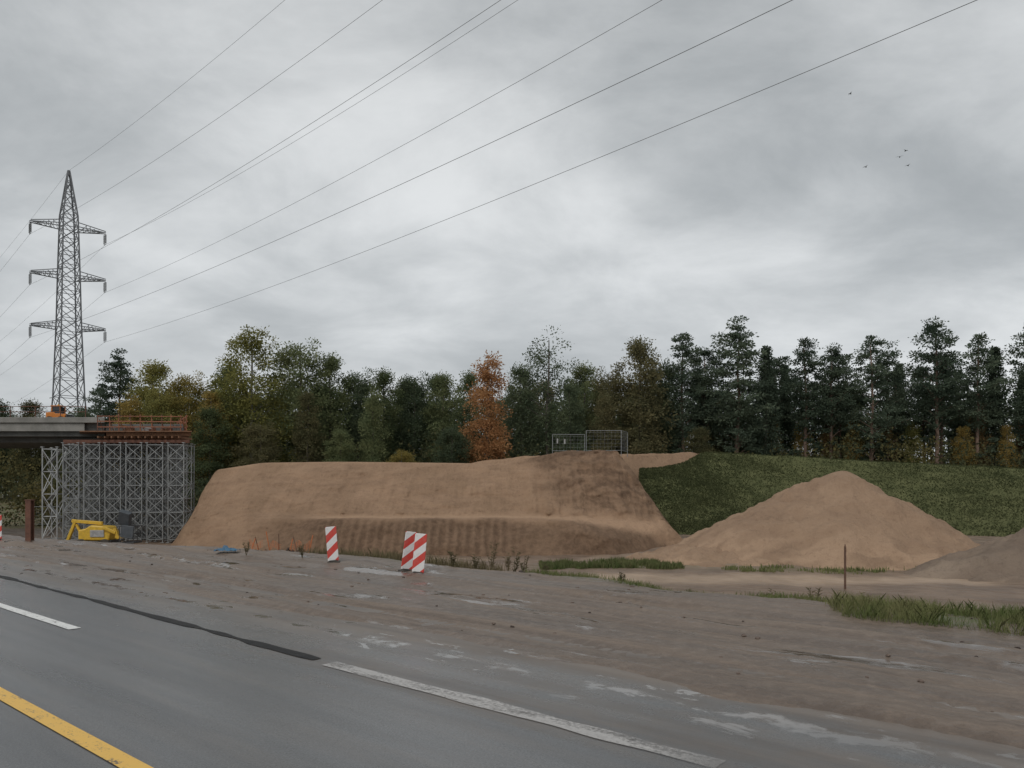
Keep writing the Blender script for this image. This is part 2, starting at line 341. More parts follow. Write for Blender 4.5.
strip('road_joint',-18.2,-6.6,4.52,4.62,.006,M_tar,300,.06,.06,.018)
strip('road_joint',-90,-18.2,4.85,4.90,.006,M_tar,300,.06,.04,0)
# ---------------------------------------------------------------- lofts
def loft(rails,nu,subs,sm=5):
    R=np.array(rails,float); K=R.shape[1]; tt=np.linspace(0,K-1,nu)
    Q=np.stack([[np.interp(tt,np.arange(K),R[r,:,c]) for c in range(3)] for r in range(len(R))]).transpose(0,2,1)
    if sm:
        ker=np.ones(2*sm+1)/(2*sm+1)
        for r in range(len(Q)):
            for c in range(3):
                pp=np.pad(Q[r,:,c],sm,mode='edge'); Q[r,:,c]=np.convolve(pp,ker,'valid')
    rows=[]
    for r in range(len(Q)-1):
        for i in range(subs[r]): f=i/subs[r]; rows.append(Q[r]*(1-f)+Q[r+1]*f)
    rows.append(Q[-1]); return np.array(rows)
R0=[(-26.0,56,-2.9),(-23.4,52.5,-2.8),(-19.0,49.6,-2.8),(-13.6,47.3,-2.8),(-7,46.2,-2.8),(-.75,46.2,-2.8),(3.4,46.4,-2.8),(6.6,47.6,-2.8),(8.9,50.5,-2.8),(11.2,54,-2.9)]
R1=[(-26.2,57,-2.9),(-23.7,54.3,-1.3),(-19.2,52.6,-.5),(-13.6,50.0,-.3),(-7,48.9,-.25),(-.75,48.9,-.28),(3.4,49.3,-.45),(6.6,50.9,-1.1),(9.6,53.2,-1.7),(12,55.5,-2.9)]
R2=[(-26.4,58,-2.9),(-23.8,55.0,-.7),(-19.3,53.4,-.05),(-13.6,53.0,-.2),(-7,53.4,-.25),(-.75,53.8,-.3),(4.2,54.3,-.45),(8.6,55.2,-.62),(11.7,56.8,-.85),(13.9,58.4,-2.9)]
R3=[(-26.6,60.5,-2.9),(-23.7,59.8,3.15),(-20.0,60.2,3.75),(-13.8,60.4,3.84),(-6.6,60.4,3.76),(-1,60.4,3.68),(4.7,60.6,4.8),(8.4,60.3,4.7),(10.0,60.2,2.6),(13.2,61.6,-2.9)]
R4=[(-28,68,-2.9),(-24.5,68,3.2),(-20,68,3.8),(-14,68,3.9),(-6.6,68,3.8),(-.6,68,3.75),(4.8,66,4.9),(8.6,65,4.7),(10.4,64,2.6),(13.2,63.5,-2.9)]
R5=[(-29,78,-2.9)]+[(x,79,-2.9) for x in(-24,-20,-14,-7,-.6)]+[(5,70,-2.9),(9,69,-2.9),(11,68,-2.9),(13.2,66,-2.9)]
P=loft([R0,R1,R2,R3,R4,R5],600,[20,10,60,16,14],7)
P[1:40]=.25*P[:39]+.5*P[1:40]+.25*P[2:41]
X,Y,Z=P[...,0].copy(),P[...,1].copy(),P[...,2].copy()
n=fbm(X*.28,Z*.5+Y*.2,41,5); rill=fbm(X*1.7,Y*.22,45,4); fine=fbm(X*3,Y*3+Z*2,47,3)
vv=np.repeat(np.arange(P.shape[0])[:,None],P.shape[1],1)
topm=ss((Z+2.7)/1.0)
upper=(vv>32)&(vv<88)
cf=1-.92*np.exp(-((vv-90)/7.)**2)*(X<3)
flat=cf-.5*np.exp(-((vv-25)/5.)**2)
P[...,1]+= (n*.8+rill*.4*upper)*topm*flat
P[...,2]+= (n*.07+fine*.05+rill*.04+fbm(X*1.1,Y*1.1,51)*.22*(X>3.5)+vn(X*.25,X*0,58)*.2*np.exp(-((vv-25)/12.)**2))*topm*cf
lump=np.exp(-((X-5.3)/2.0)**2)*np.exp(-((vv-13)/9.)**2); P[...,1]-=lump*1.6; P[...,2]+=lump*.2
# caterpillar track imprints on the lower face
P[...,1]+=.10*np.sin(X*11)*ss((X+14)/2)*ss((1-X)/2)*ss((20-vv)/4)*topm
zone=np.zeros(P.shape)
low=ss((23-vv+vn(X*.6,X*0,59)*5)/6)*ss((X+19.5)/5); hump=ss((X-1.8-vn(Z*.8,Y*.8,3)*2.5+(Z)*.3)/3.2)*ss((vv-33)/6)
trk=.5+.5*np.sin(X*11)
zone[...,0]=np.clip(low*(.70+.26*trk*ss((X+14)/2)*ss((2-X)/2))+hump*(.38+.4*ss(fbm(X*.9,Y+Z*1.3,55)*3+.4))+.2*ss(fbm(X*.25,Z*.5,60)*3),0,1)
zone[...,2]=np.clip(ss(1.2-np.abs(vv-26)/6)*.75*ss((X+16)/4)+ss(1-np.abs(vv-92)/6)*.3*(X<3)-hump*.3,0,1)
add('sand_embankment',gridmesh('sand_embankment',P,True,zone),M_sand,kind='structure')
R=[[(-9,70,-2.7),(-4,71,-2.7),(2,71,-2.7),(7,72,-2.7),(11,73,-2.7),(14.6,78.5,0),(17.5,80,1.5),(20.2,82,2.5),(23.0,88,4.0)],
   [(-8,75,2.8),(-4,76,4.3),(2,76,5.0),(7,77,5.1),(11.5,79,5.2),(14.6,81.5,5.4),(17.8,84,5.6),(21.0,87,5.85),(23.2,89.5,5.6)],
   [(-8,86,2.4),(-4,86,4.4),(2,86,4.9),(7,86,5.2),(12.5,88,5.4),(15.5,89,5.5),(19.0,90,5.6),(21.6,91,5.7),(24,92,5.2)],
   [(-8,92,-1),(-4,92,-1),(2,92,-1),(8,92,-1),(13,94,-1),(17,95,-1),(20,96,-1),(23,96.5,-1),(26,97,-1)]]
P=loft(R,240,[26,14,14],3); P[...,2]+=fbm(P[...,0]*.5,P[...,1]*.5,61)*.2
zz_=np.zeros(P.shape); zz_[...,0]=.25; zz_[...,2]=.25
add('sand_plateau',gridmesh('sand_plateau',P,True,zz_),M_sand,kind='structure')
G=[[(10.4,64,-2.8),(16.5,66.5,-2.8),(22.5,69,-2.8),(28,70,-2.8),(38,66,-2.8),(46,62,-2.8),(60,58,-2.8),(95,50,-2.8)],
   [(12.9,77,3.5),(17.6,79.5,4.05),(21.2,83,5.6),(29,84.4,5.35),(42,80,4.35),(52,76,3.55),(68,72,2.6),(105,64,1.5)],
   [(13.4,79,3.2),(18.6,82,3.8),(23.0,88,5.6),(33,90,5.1),(46,87,4.2),(57,84,3.5),(74,80,2.6),(112,74,1.5)],
   [(14,92,-.5),(19,94,-.5),(26,99,-.5),(37,98,-.5),(50,96,-.5),(62,94,-.5),(80,92,-.5),(118,88,-.5)]]
PG=loft(G,320,[50,12,14],7); nn=ss((PG[...,2]+2.7)/1.5)
PG[...,2]+=(fbm(PG[...,0]*.3,PG[...,1]*.3,71)*.12+fbm(PG[...,0]*1.5,PG[...,1]*1.5,73)*.1)*nn
add('grass_embankment',gridmesh('grass_embankment',PG),M_grassy,kind='structure')
def quads(C,size,flat=0.,seed=1,asp=.7):
    r=np.random.default_rng(seed); n=len(C); a=r.normal(size=(n,3)); a/=np.linalg.norm(a,axis=1,keepdims=True)
    b=r.normal(size=(n,3)); b[:,2]*=(1-flat); b-=a*(a*b).sum(1,keepdims=True); b/=np.linalg.norm(b,axis=1,keepdims=True)
    s=(size*(.6+.8*r.random(n)))[:,None]; a=a*s*.5; b=b*s*.5*asp
    V=np.stack([C-a,C+b*.9-a*.1,C+a,C-b*.9+a*.15],1).reshape(-1,3)
    return V,np.arange(4*n).reshape(n,4)
n=120000; ii=rng.integers(1,56,n); jj=np.clip((rng.random(n)**1.15*318).astype(int),0,318); base=PG[ii,jj]+(PG[ii,jj+1]-PG[ii,jj])*rng.random((n,1))+(PG[np.minimum(ii+1,75),jj]-PG[ii,jj])*rng.random((n,1))
keep=fbm(base[:,0]*.35+base[:,2]*.2,base[:,1]*.3+base[:,2]*.7,81)+rng.random(n)*1.2>.25
base=base[keep]; base[:,2]+=rng.random(len(base))**2*.16
V,F=quads(base,.15,0,3); add('slope_vegetation',rawmesh('slope_vegetation',V,F),M_slopeveg,kind='stuff')
def pile(name,cx,cy,H,rl,rr,rf,rb,mat,label,seed,z0=-2.65,expo=1.12,conc=1.0,tip=.016):
    nr,na=120,260; r=np.linspace(0,1.12,nr)[:,None]; th=np.linspace(0,2*np.pi,na)[None,:]
    c=np.cos(th); s=np.sin(th); rx=np.where(c>0,rr,rl); ry=np.where(s>0,rb,rf)
    Rr=1/np.sqrt((c/rx)**2+(s/ry)**2)*(1+.10*vn(c*1.6+9,s*1.6+9,seed))
    Xl=r*Rr*c; Yl=r*Rr*s; q=np.clip(r+0*th,0,1)
    prof=(1-np.sqrt(q*q+tip)+(math.sqrt(1+tip)-1))**expo*(1-.10*np.sin(np.pi*q)*conc); prof=np.clip(prof,0,None)
    Zl=H*prof/prof.max()
    k=ss(q*4)*ss((1.1-r)*4)
    Zl=Zl+(fbm(Xl*.45,Yl*.45,seed)*.65+fbm(Xl*1.6,Yl*1.6,seed+3)*.2+fbm(Xl*4,Yl*4,seed+4)*.07)*k
    Zl=np.where(r>1.0,Zl-(r-1)*3,Zl)
    P=np.stack([Xl+0*Zl,Yl+0*Zl,Zl],-1); P[:,-1]=P[:,0]
    z=np.zeros(P.shape); z[...,2]=np.clip(ss((q-.6)*3)*ss(fbm(Xl*.4,Yl*1.3,seed+8)*3+.3),0,1)*.6; z[...,0]=ss(fbm(Xl*.3,Yl*.3,seed+9)*2.-.3)*.4
    return add(name,gridmesh(name,P,True,z),mat,loc=(cx,cy,z0),label=label,category='sand pile')
pile('sand_pile',21.2,48,5.5,11.9,8.0,9.0,9,M_pile,'tall conical heap of light brown sand on bare ground',101,expo=.96,conc=.5)
pile('sand_pile',12.6,45.5,.95,6.5,7.5,5.5,5,M_pile,'low spread apron of sand beside the tall heap',171,expo=.8,conc=.2,tip=.1)
pile('soil_pile',29.6,36.2,4.6,10.4,9,4.0,6,M_gpile,'low grey-brown heap of gravelly soil beside sand road',131,expo=1.1)
# ---------------------------------------------------------------- vegetation
def blades(name,pts,h0,h1,wd,mat,seed,lean=.35,dens=None,**pr):
    r=np.random.default_rng(seed); n=len(pts); h=h0+(h1-h0)*r.random(n)**1.5; th=r.random(n)*6.28; ph=r.random(n)*6.28
    w_=np.stack([np.cos(th),np.sin(th),0*th],1)*wd*(.6+.8*r.random(n))[:,None]
    le=np.stack([np.cos(ph),np.sin(ph),0*ph],1)*(h*lean*r.random(n))[:,None]; up=np.zeros((n,3)); up[:,2]=h
    V=np.stack([pts-w_,pts+w_,pts+w_*.6+up*.6+le*.4,pts+up+le,pts-w_*.6+up*.6+le*.4],1).reshape(-1,3)
    return add(name,rawmesh(name,V,np.arange(5*n).reshape(n,5)),mat,**pr)
def scatter(n,fs,seed,clump=1.,th=.12):
    r=np.random.default_rng(seed); x,y=fs(r,n); m=fbm(x*1.3,y*1.3,seed%50)+r.random(len(x))*.35>th*clump
    x,y=x[m],y[m]; return np.stack([x,y,gz(x,y)-.01],1)
def reg(s0,s1,d0,d1):
    def f(r,n): return xy(s0+(s1-s0)*r.random(n)**.8,d0+(d1-d0)*r.random(n))
    return f
blades('grass',scatter(80000,reg(3.6,-9,10.6,12.6),5,.7),.03,.24,.0045,M_grass,5,.9,kind='stuff')
blades('grass',scatter(9000,reg(2.5,9.5,11.6,13.0),15,2.9),.04,.14,.006,M_grass,15,.7,kind='stuff')
blades('grass',scatter(9000,reg(10,17.5,12.0,14.2),6,1.6),.08,.32,.009,M_dryg,6,.5,kind='stuff')
def bx(x0,x1,y0,y1): return lambda r,n:(x0+(x1-x0)*r.random(n),y0+(y1-y0)*r.random(n))
blades('grass',scatter(12000,bx(1.5,9,39.0,42),7,1.6),.1,.4,.03,M_grass,7,.5,kind='stuff')
blades('grass',scatter(7000,bx(11,27,37.6,39.5),8,2.4),.1,.3,.03,M_grass,8,.5,kind='stuff')
blades('grass',scatter(6000,bx(-26,-6,44.5,47.0),9,1.8),.1,.4,.03,M_dryg,9,.4,kind='stuff')
def weed(x,y,h,seed,label='tall dry weed with bare stalks beside dirt track'):
    r=random.Random(seed); b=B(); z=gz1(x,y)
    for i in range(9):
        a=r.random()*6.28; l=h*(.5+.5*r.random()); t=Vector((math.cos(a)*l*.25,math.sin(a)*l*.25,l)); b.cyl((0,0,-.03),t,.006,.002,4)
        for k in range(7):
            f=.3+.7*r.random(); p=t*f; aa=r.random()*6.28; q=p+Vector((math.cos(aa)*.07,math.sin(aa)*.07,.03)); b.cyl(p,q,.009,.002,3)
    b.o('weed',M_dryg,loc=(x,y,z),label=label,category='weed',group='weeds beside the dirt track')
for i,(x,y,h) in enumerate([(-.45,16.3,.62),(-.1,16.1,.45),(.25,16.2,.5),(-1.3,16.6,.4),(.05,16.5,.6),(-.8,16.4,.35),(5.6,11.9,.3),(7.2,10.9,.35),(8.3,11.,.45),(.7,15.9,.35),(-5.2,18.6,.4),(-6.8,19.2,.35),(7.0,11.6,.4),(2.2,15.,.3),(4.6,13.2,.35),(5.2,12.9,.4),(6.2,12.,.35),(3.4,14.1,.25),(8.8,10.6,.4),(7.7,11.4,.4),(6.6,11.9,.35),(9.0,11.2,.5),(8.0,10.9,.5),(8.5,11.5,.45),(7.4,11.2,.4)]): weed(x,y,h,i)
def trunk_mesh(name,h,r,limbs,rnd):
    b=B(); pts=[]; px=py=0
    for i in range(9):
        f=i/8; pts.append(Vector((px,py,-.3+(h*.97+.3)*f))); px+=rnd.uniform(-.13,.13); py+=rnd.uniform(-.13,.13)
    for i in range(8): b.cyl(pts[i],pts[i+1],r*(1-.88*i/8)+.02,r*(1-.88*(i+1)/8)+.02,8,False)
    for c in limbs:
        zz=max(.15,min(.93,(c[2]-np.hypot(c[0],c[1])*.45)/h)); k=zz*8; i=min(7,int(k)); p=pts[i].lerp(pts[i+1],k-i)
        m=p.lerp(Vector(c),.5)+Vector((0,0,.25)); rr=max(.03,r*(1-.88*zz)*.45); b.cyl(p,m,rr,rr*.6,5,False); b.cyl(m,Vector(c),rr*.6,.015,5,False)
    me=bpy.data.meshes.new(name); me.from_pydata(b.v,[],b.f); me.polygons.foreach_set('use_smooth',[True]*len(me.polygons)); me.update(); return me
def crown_mesh(name,cl,rad,nl,size,zs,seed):
    r=np.random.default_rng(seed); cs=np.repeat(cl,nl,0); rr=np.repeat(rad,nl)[:,None]
    g=r.normal(size=(len(cs),3)); g/=np.linalg.norm(g,axis=1,keepdims=True); g*=(r.random((len(cs),1))**.55)*(1+.4*r.random((len(cs),1))**3); g[:,2]*=zs
    V,F=quads(cs+g*rr,size,0,seed); return rawmesh(name,V,F)
def decid(i,H=20.,R=3.9,lo=.12,ncl=175,nl=125,gap=0.,size=.24):
    r=np.random.default_rng(200+i); rnd=random.Random(i); cl=[];rad=[]
    lob=r.random(6)*6.28
    while len(cl)<ncl:
        u=r.random(); th=r.random()*6.28
        if r.random()>.35+.65*np.sin(np.pi*u**.7)**.6: continue
        pr=R*(np.sin(np.pi*(u*.9+.05)**.8))**.55*(1+.16*np.sin(3*th+lob[0]+u*5)+.10*np.sin(5*th+lob[1]-u*7))
        q=np.sqrt(r.random())*.92
        cl.append((pr*q*np.cos(th),pr*q*np.sin(th),H*(lo+(1-lo)*u)-.8)); rad.append((.75+.75*r.random())*(1.15-.3*u))
    cl=np.array(cl); 
    return trunk_mesh('trunk',H*.95,.26,[tuple(c) for c in cl[:26]],rnd),crown_mesh('crown',cl,np.array(rad),nl,size,.85,i)
def pine(i,H=20.,R=2.9,lo=.47,ncl=60,nl=125,flat=.5):
    r=np.random.default_rng(300+i); rnd=random.Random(i+50); cl=[];rad=[]
    for k in range(ncl):
        u=(k+.5)/ncl; th=k*2.4+r.random(); pr=R*(1-u**2.8)**.7*(.55+.45*min(1,u*4))*(.25+.85*r.random())
        cl.append((pr*np.cos(th),pr*np.sin(th),H*(lo+(1-lo)*u)-.5+r.normal()*.4)); rad.append((.65+.7*r.random())*(1.15-.35*u))
        if pr>1.7: cl.append((pr*.5*np.cos(th),pr*.5*np.sin(th),cl[-1][2]-.3)); rad.append(.7)
    for k in range(6):
        th=r.random()*6.28; pr=r.uniform(.8,1.7); cl.append((pr*np.cos(th),pr*np.sin(th),H*(lo-.04-.14*r.random()))); rad.append(.5)
    cl=np.array(cl)
    return trunk_mesh('trunk',H*.97,.24,[tuple(c) for c in cl[::2][:34]]+[tuple(c) for c in cl[-5:]],rnd),crown_mesh('crown',cl,np.array(rad),nl,.23,flat,i+40)
def spruce(i,H=20.,R=2.9):
    r=np.random.default_rng(400+i); rnd=random.Random(i+90); cl=[];rad=[]
    for k in range(190):
        u=(k+.5)/190; th=k*2.4; pr=R*(1-u)**.75*(.35+.65*r.random()); cl.append((pr*np.cos(th),pr*np.sin(th),H*(.1+.9*u)-.3-pr*.25)); rad.append(.5+.6*(1-u))
    return trunk_mesh('trunk',H*.97,.22,[tuple(c) for c in cl[::6]],rnd),crown_mesh('crown',np.array(cl),np.array(rad),75,.24,.6,i+70)
TT={'d':[decid(0),decid(1,R=3.4),decid(2,R=4.4,ncl=210)],'n':[decid(3,R=2.5,ncl=150,lo=.06),decid(4,R=2.6,ncl=130,lo=.1)],
    's':[decid(5,R=3.9,ncl=100,nl=70,lo=.3,size=.22)],'p':[pine(0),pine(1,R=3.4,lo=.52),pine(2,R=2.6,lo=.40),pine(3,R=3.1,lo=.36,ncl=78),pine(4,R=2.7,lo=.6,ncl=46),pine(5,R=3.2,lo=.5,ncl=52),pine(6,R=2.4,lo=.45,ncl=56)],'f':[spruce(0),spruce(1,R=2.3)]}
def dup(me,mat):
    m=me.copy(); m.materials.clear(); m.materials.append(mat); return m
cache={}
NM={'d':('deciduous_tree','tree'),'n':('deciduous_tree','tree'),'s':('deciduous_tree','tree'),'p':('pine_tree','pine tree'),'f':('spruce_tree','spruce tree')}
LB={'pine':'dark green conifer with bare lower trunk in the wood','green':'full dull green broadleaf tree at the edge of the wood','dgreen':'dark green broadleaf tree in the wood',
 'yg':'yellow-green autumn tree at the edge of the wood','yellow':'yellow autumn tree at the edge of the wood','orange':'bright orange autumn tree among dark green trees','rust':'rusty brown autumn tree below the dark pines','olive':'olive-brown autumn tree in the wood'}
def tree(kind,col,x,y,H,v,wd=1.,label=None):
    key=(kind,v,col)
    if key not in cache:
        T=TT[kind][v]; bk=M_pbark if kind=='p' else (M_bbark if col in('yg','yellow') else M_bark)
        tk=('t',kind,v,bk.name)
        if tk not in cache: cache[tk]=dup(T[0],bk)
        cache[key]=(cache[tk],dup(T[1],LM[col]))
    tm,cm=cache[key]; nm,cat=NM[kind]
    e=empty(nm,(x,y,gz1(x,y)),label or LB[col],cat,'trees of the wood behind the site',random.random()*6.28)
    k=H/20.; e.scale=(k*wd,k*wd,k)
    add('trunk',tm,None,e); add('crown',cm,None,e)
F_=[('p','pine',-54.9,100,15.5,0,1),('p','pine',-51.4,98,19.4,3,1.1),('d','yg',-46.3,97,18.4,1,1.15),('d','yellow',-41.5,96,17.2,0,.95),('d','green',-37.9,100,18.6,1,1),
('d','yg',-33.6,97,22.9,2,1.08),('d','green',-28.2,99,22,0,1.05),('d','green',-24.3,100,19.9,1,1.05),('d','dgreen',-21.0,102,18.6,0,.95),('d','green',-17,99,17.8,1,1.05),('d','dgreen',-13.3,101,17.9,0,.95),
('d','green',-9.2,100,17.3,1,1.05),('n','orange',-3.2,95,19.2,0,1.1),('d','dgreen',1.2,100,18.6,1,.95),('s','dgreen',4.8,99,23.1,0,1.1),('d','green',9.7,101,18.8,1,.95),('d','olive',13,100,18.2,0,.9),
('d','olive',16.7,98,21.6,1,1.1),('d','dgreen',20.1,101,20,0,.9),('p','pine',22.8,99,22,2,1.1),('p','pine',26.0,101,20.6,0,1.1),('p','pine',29.4,98,23.4,3,1.3),('f','pine',33.9,100,20.7,0,1.1),('p','pine',36.4,103,19.8,4,1.1),
('p','pine',38.8,99,21.4,6,1.1),('p','pine',42.7,100,20.6,1,1.0),('p','pine',45.1,103,20.2,4,1),('p','pine',47.3,99,21.7,2,1.15),('p','pine',50.8,101,20.8,5,1.0),('p','pine',55.3,98,23.6,1,1.1),('p','pine',58.6,102,20,4,1.1),
('p','pine',61.7,99,22,6,1.1),('f','pine',65.,101,20.8,1,1.15),('p','pine',68.2,98,23.2,3,1.1),('p','pine',73,99,21,0,1),('p','pine',78,100,22,1,1),('p','pine',84,99,20,2,1),
('d','dgreen',-60,104,13.5,0,1),('d','olive',-66,103,14,1,1),('d','dgreen',-72,104,15,0,1),('d','dgreen',-79,104,15,1,1)]
LBs={12:'bright orange autumn birch among dark green trees',14:'tall thin-crowned tree with sky showing through',5:'tall wide yellow-green birch above its neighbours'}
for i,a in enumerate(F_): tree(a[0],a[1],a[2],a[3],a[4],a[5],a[6],LBs.get(i))
r=random.Random(3)
for row,(yy,dx) in enumerate([(108,3.5),(117,4.3)]):
    x=-84.
    while x<92:
        conif=r.random()<(.8 if x>22 else .12)
        H=r.uniform(15.0,20.)*(yy/107)*(.97 if x>18 else (.72 if x<-52 else .97))
        if conif: tree('p' if r.random()<.8 else 'f','pine',x*yy/100,yy+r.uniform(-3,3),H,r.randrange(2),1.05)
        else: tree('d',r.choice(['dgreen','green','dgreen','olive']),x*yy/100,yy+r.uniform(-3,3),H*.95,r.randrange(3),1.0)
        x+=dx*r.uniform(.8,1.25)
for (k,c,x,y,H,v,wd) in [('d','olive',-43.5,93,11,0,1.2),('d','green',-37,92,12,1,1.3),('d','olive',-31,92,10.5,0,1.4),('d','yellow',-13.2,90,7.6,0,1.5),('d','green',-21,92,9.5,1,1.4),('d','dgreen',-7.5,93,10,0,1.3),('d','olive',24,96,9.5,1,1.3),
  ('n','rust',62,100,13.,0,.9),('n','rust',69.5,101,13,1,.9),('n','yellow',59.5,99,10,1,1.1),('n','rust',50,101,12.5,1,.9),('n','yellow',46.0,101,12,0,.8),('n','yg',54.,101,11,0,1.),('n','yellow',39.5,102,12,0,.8),('n','dgreen',31.5,104,14,0,1.),('n','rust',42.5,101,11,1,.9),('n','yellow',35.3,102,12,1,.8),('n','yellow',65.2,99,10,1,.9),
  ('n','green',-17.5,94,14.5,0,1),('n','olive',-26,95,14,1,1),('n','dgreen',7.5,95,15,1,1),('n','olive',11.8,95,14,0,1),('n','yellow',-37.5,94,14,1,1.2),('n','yg',-43.6,93,14.5,0,1.2),('n','yellow',-47.5,93,13.5,0,1.2)]:
    tree(k,c,x,y,H,v,wd)
n=1700; cx=rng.uniform(-88,98,n); cy=rng.uniform(93,112,n); hh=(5.6+3.*vn(cx*.15,cy*.15,5)*2+(cx>20)*.6)*rng.random(n)**.6
cs=np.stack([cx,cy,np.maximum(.4,hh)],1)
c2=np.stack([rng.uniform(-56,-26,260),rng.uniform(80,90,260),-2.4+rng.random(260)*4.5],1); cs=np.concatenate([cs,c2]); n=len(cs)  # extra bush row added to darken the background under the bridge
cs=np.repeat(cs,48,0)+rng.normal(size=(n*48,3))*np.array([.95,.9,.75])
V,F=quads(cs,.36,0,9); add('undergrowth',rawmesh('undergrowth',V,F),M_under,kind='stuff')
n=3400; cx=rng.uniform(-300,300,n); cy=rng.uniform(128,150,n); hh=rng.uniform(1,18.,n)*(1+.25*vn(cx*.1,cy*0,3))*(np.where(cx<-62,.72,1.))
cs=np.repeat(np.stack([cx,cy,hh],1),34,0)+rng.normal(size=(n*34,3))*1.3; V,F=quads(cs,.7,0,19); add('distant_wood',rawmesh('distant_wood',V,F),LM['dgreen'],kind='stuff')
# ---------------------------------------------------------------- bridge (skewed deck, its end line runs roughly along the motorway)
K=.58
br=empty('road_bridge',(-25.7,60,.1),'unfinished concrete road bridge resting on scaffolding','bridge')
B().skew(-66,-6.9,.02,12,5.75,6.95,K).skew(-66,-6.9,1.3,10.7,5.33,5.748,K).o('deck',M_conc2,br,bevel=.03)
B().skew(-66,-6.9,-.5,0,6.80,7.24,K).o('edge_beam',M_conc,br,bevel=.03)
B().skew(-66,-8.5,-.36,-.22,6.14,6.78,K).o('fascia',M_conc,br,bevel=.01)
b=B().skew(-8.9,-.2,-2.0,.0,5.97,6.05,K).skew(-6.8,-.2,.003,11,5.60,5.76,K).skew(-6.8,-.2,-1.6,-1.5,5.66,5.968,K).skew(-6.8,-.2,-.4,-.3,5.66,5.968,K)
for i in range(13): b.box((-6.3+i*.52,-.9,5.56),(.10,2.3,.16))
b.o('formwork',M_wood,br)
B().skew(-6.8,-.5,.1,9,6.05,6.75,K).o('fresh_slab',M_conc2,br,bevel=.03)
B().cyl((-28,6,-2.7),(-28,6,5.32),.7,n=20).cyl((-26,2.5,-2.7),(-26,2.5,5.32),.7,n=20).o('pier',M_conc,br,smooth=False)
gr=empty('guard_railing',(-32.0,58.1,6.15),'rust-orange edge guard railing on the bridge formwork','railing'); r=random.Random(31)
for i in range(9): B().box((i*.8+r.uniform(-.1,.1),0,.62),(.06,.06,1.24+r.uniform(-.1,.25)),ry=r.uniform(-.05,.05)).cyl((i*.8,.05,.9),(i*.8,.65,.02),.03,n=5).o('post',M_rail if i%3 else M_rust,gr)
for z in(.30,.72,1.12): B().box((3.2,-.07,z),(6.6,.04,.08 if z<1 else .06),ry=r.uniform(-.008,.008)).o('rail',M_rail,gr)
gr2=empty('guard_railing',(-25.2,58.1,6.15),'rust-orange guard railing along the end of the bridge','railing',None,math.atan(K))
for i in range(5): B().box((0,i*1.5+.3,.62),(.08,.08,1.24)).o('post',M_rail,gr2)
for z in(.35,.75,1.15): B().box((.07,3.3,z),(.05,6.4,.12)).o('rail',M_rail,gr2)
for i in range(9):
    xx=-31.5+r.uniform(0,5.8); s=r.uniform(.25,.6)
    B().box((0,0,s*.3),(s*1.5,s*.7,s*.6),rz=r.random()).box((.1,0,s*.8),(s*1.1,s*.2,s*.25),rz=r.random(),ry=.2).o('formwork_timber',r.choice([M_wood,M_rust,M_conc2,M_grey]),loc=(xx-.4,59.1+r.uniform(-.4,.4),6.15),label='small stack of formwork timber on the bridge edge',category='timber',group='timber on the bridge')
gr3=empty('guard_railing',(-62,59.8,7.34),'thin temporary steel railing on the concrete deck','railing')
for i in range(15): B().box((i*2,0,.45),(.05,.05,.9)).o('post',M_rust,gr3)
for z in(.45,.88): B().box((14,-.05,z),(28.2,.035,.045)).o('rail',M_rust,gr3)
cv=empty('compact_loader',(-37.3,61.8,7.05),'orange compact loader parked on the bridge deck','construction vehicle'); cv.scale=(.8,.8,.75)
B().prism([(-1.1,.45),(.75,.45),(.95,.75),(.9,1.0),(-.2,1.05),(-.25,1.2),(-1.1,1.15)],-.5,.5).o('body',M_obody,cv,bevel=.05)
cb_=B()
for x,y in((-.5,-.42),(.35,-.42),(.35,.42),(-.5,.42)): cb_.box((x,y,1.4),(.07,.07,.9))
cb_.box((-.08,0,1.88),(1.05,1.0,.08)); cb_.o('cab',M_obody,cv)
B().box((-.08,0,1.42),(.78,.78,.72)).o('window',M_glass,cv)
B().box((1.25,0,.62),(.4,1.2,.06),ry=-.5).box((1.1,0,.75),(.06,1.2,.4)).cyl((.4,.45,1.1),(1.15,.45,.7),.05).cyl((.4,-.45,1.1),(1.15,-.45,.7),.05).o('bucket',M_dark,cv)
for x in(-.65,.5):
    for y in(-.58,.58): B().cyl((x,y-.12,.36),(x,y+.12,.36),.36,n=18).o('wheel',M_rub,cv,bevel=.03)
B().cyl((-.1,0,1.92),(-.1,0,2.08),.08,n=10).o('beacon_light',M_ybody,cv)
# ---------------------------------------------------------------- scaffolding
def tower(W,D,H,lv,mat,loc,label,rpost=.045):
    e=empty('scaffold_tower',loc,label,'scaffolding','scaffold towers under the bridge')
    for x in(0,W):
        for y in(0,D):
            B().cyl((x,y,.0),(x,y,H),rpost,n=6).box((x,y,.02),(.25,.25,.04)).box((x,y,H+.01),(.2,.2,.05)).o('post',mat,e)
    zs=[.25+(H-.4)*i/(lv-1) for i in range(lv)]
    for z in zs:
        B().cyl((0,0,z),(W,0,z),.034,n=5).cyl((0,D,z),(W,D,z),.034,n=5).cyl((0,0,z),(0,D,z),.034,n=5).cyl((W,0,z),(W,D,z),.034,n=5).o('ledger_frame',mat,e)
    b=B()
    for i in range(lv-1):
        a,c=zs[i],zs[i+1]
        if i%2: a,c=c,a
        b.cyl((0,-.03,a),(W,-.03,c),.03,n=4).cyl((0,D+.03,c),(W,D+.03,a),.03,n=4).cyl((-.03,0,a),(-.03,D,c),.03,n=4)
        b.cyl((0,-.06,c),(W,-.06,a),.028,n=4).cyl((W+.03,0,c),(W+.03,D,a),.028,n=4)
    b.o('diagonal_brace',mat,e); return e
SX=-34.6
t0=tower(1.2,1.4,7.7,8,M_steel,(SX,57.8,-2.5),'grey steel falsework tower carrying the bridge formwork')
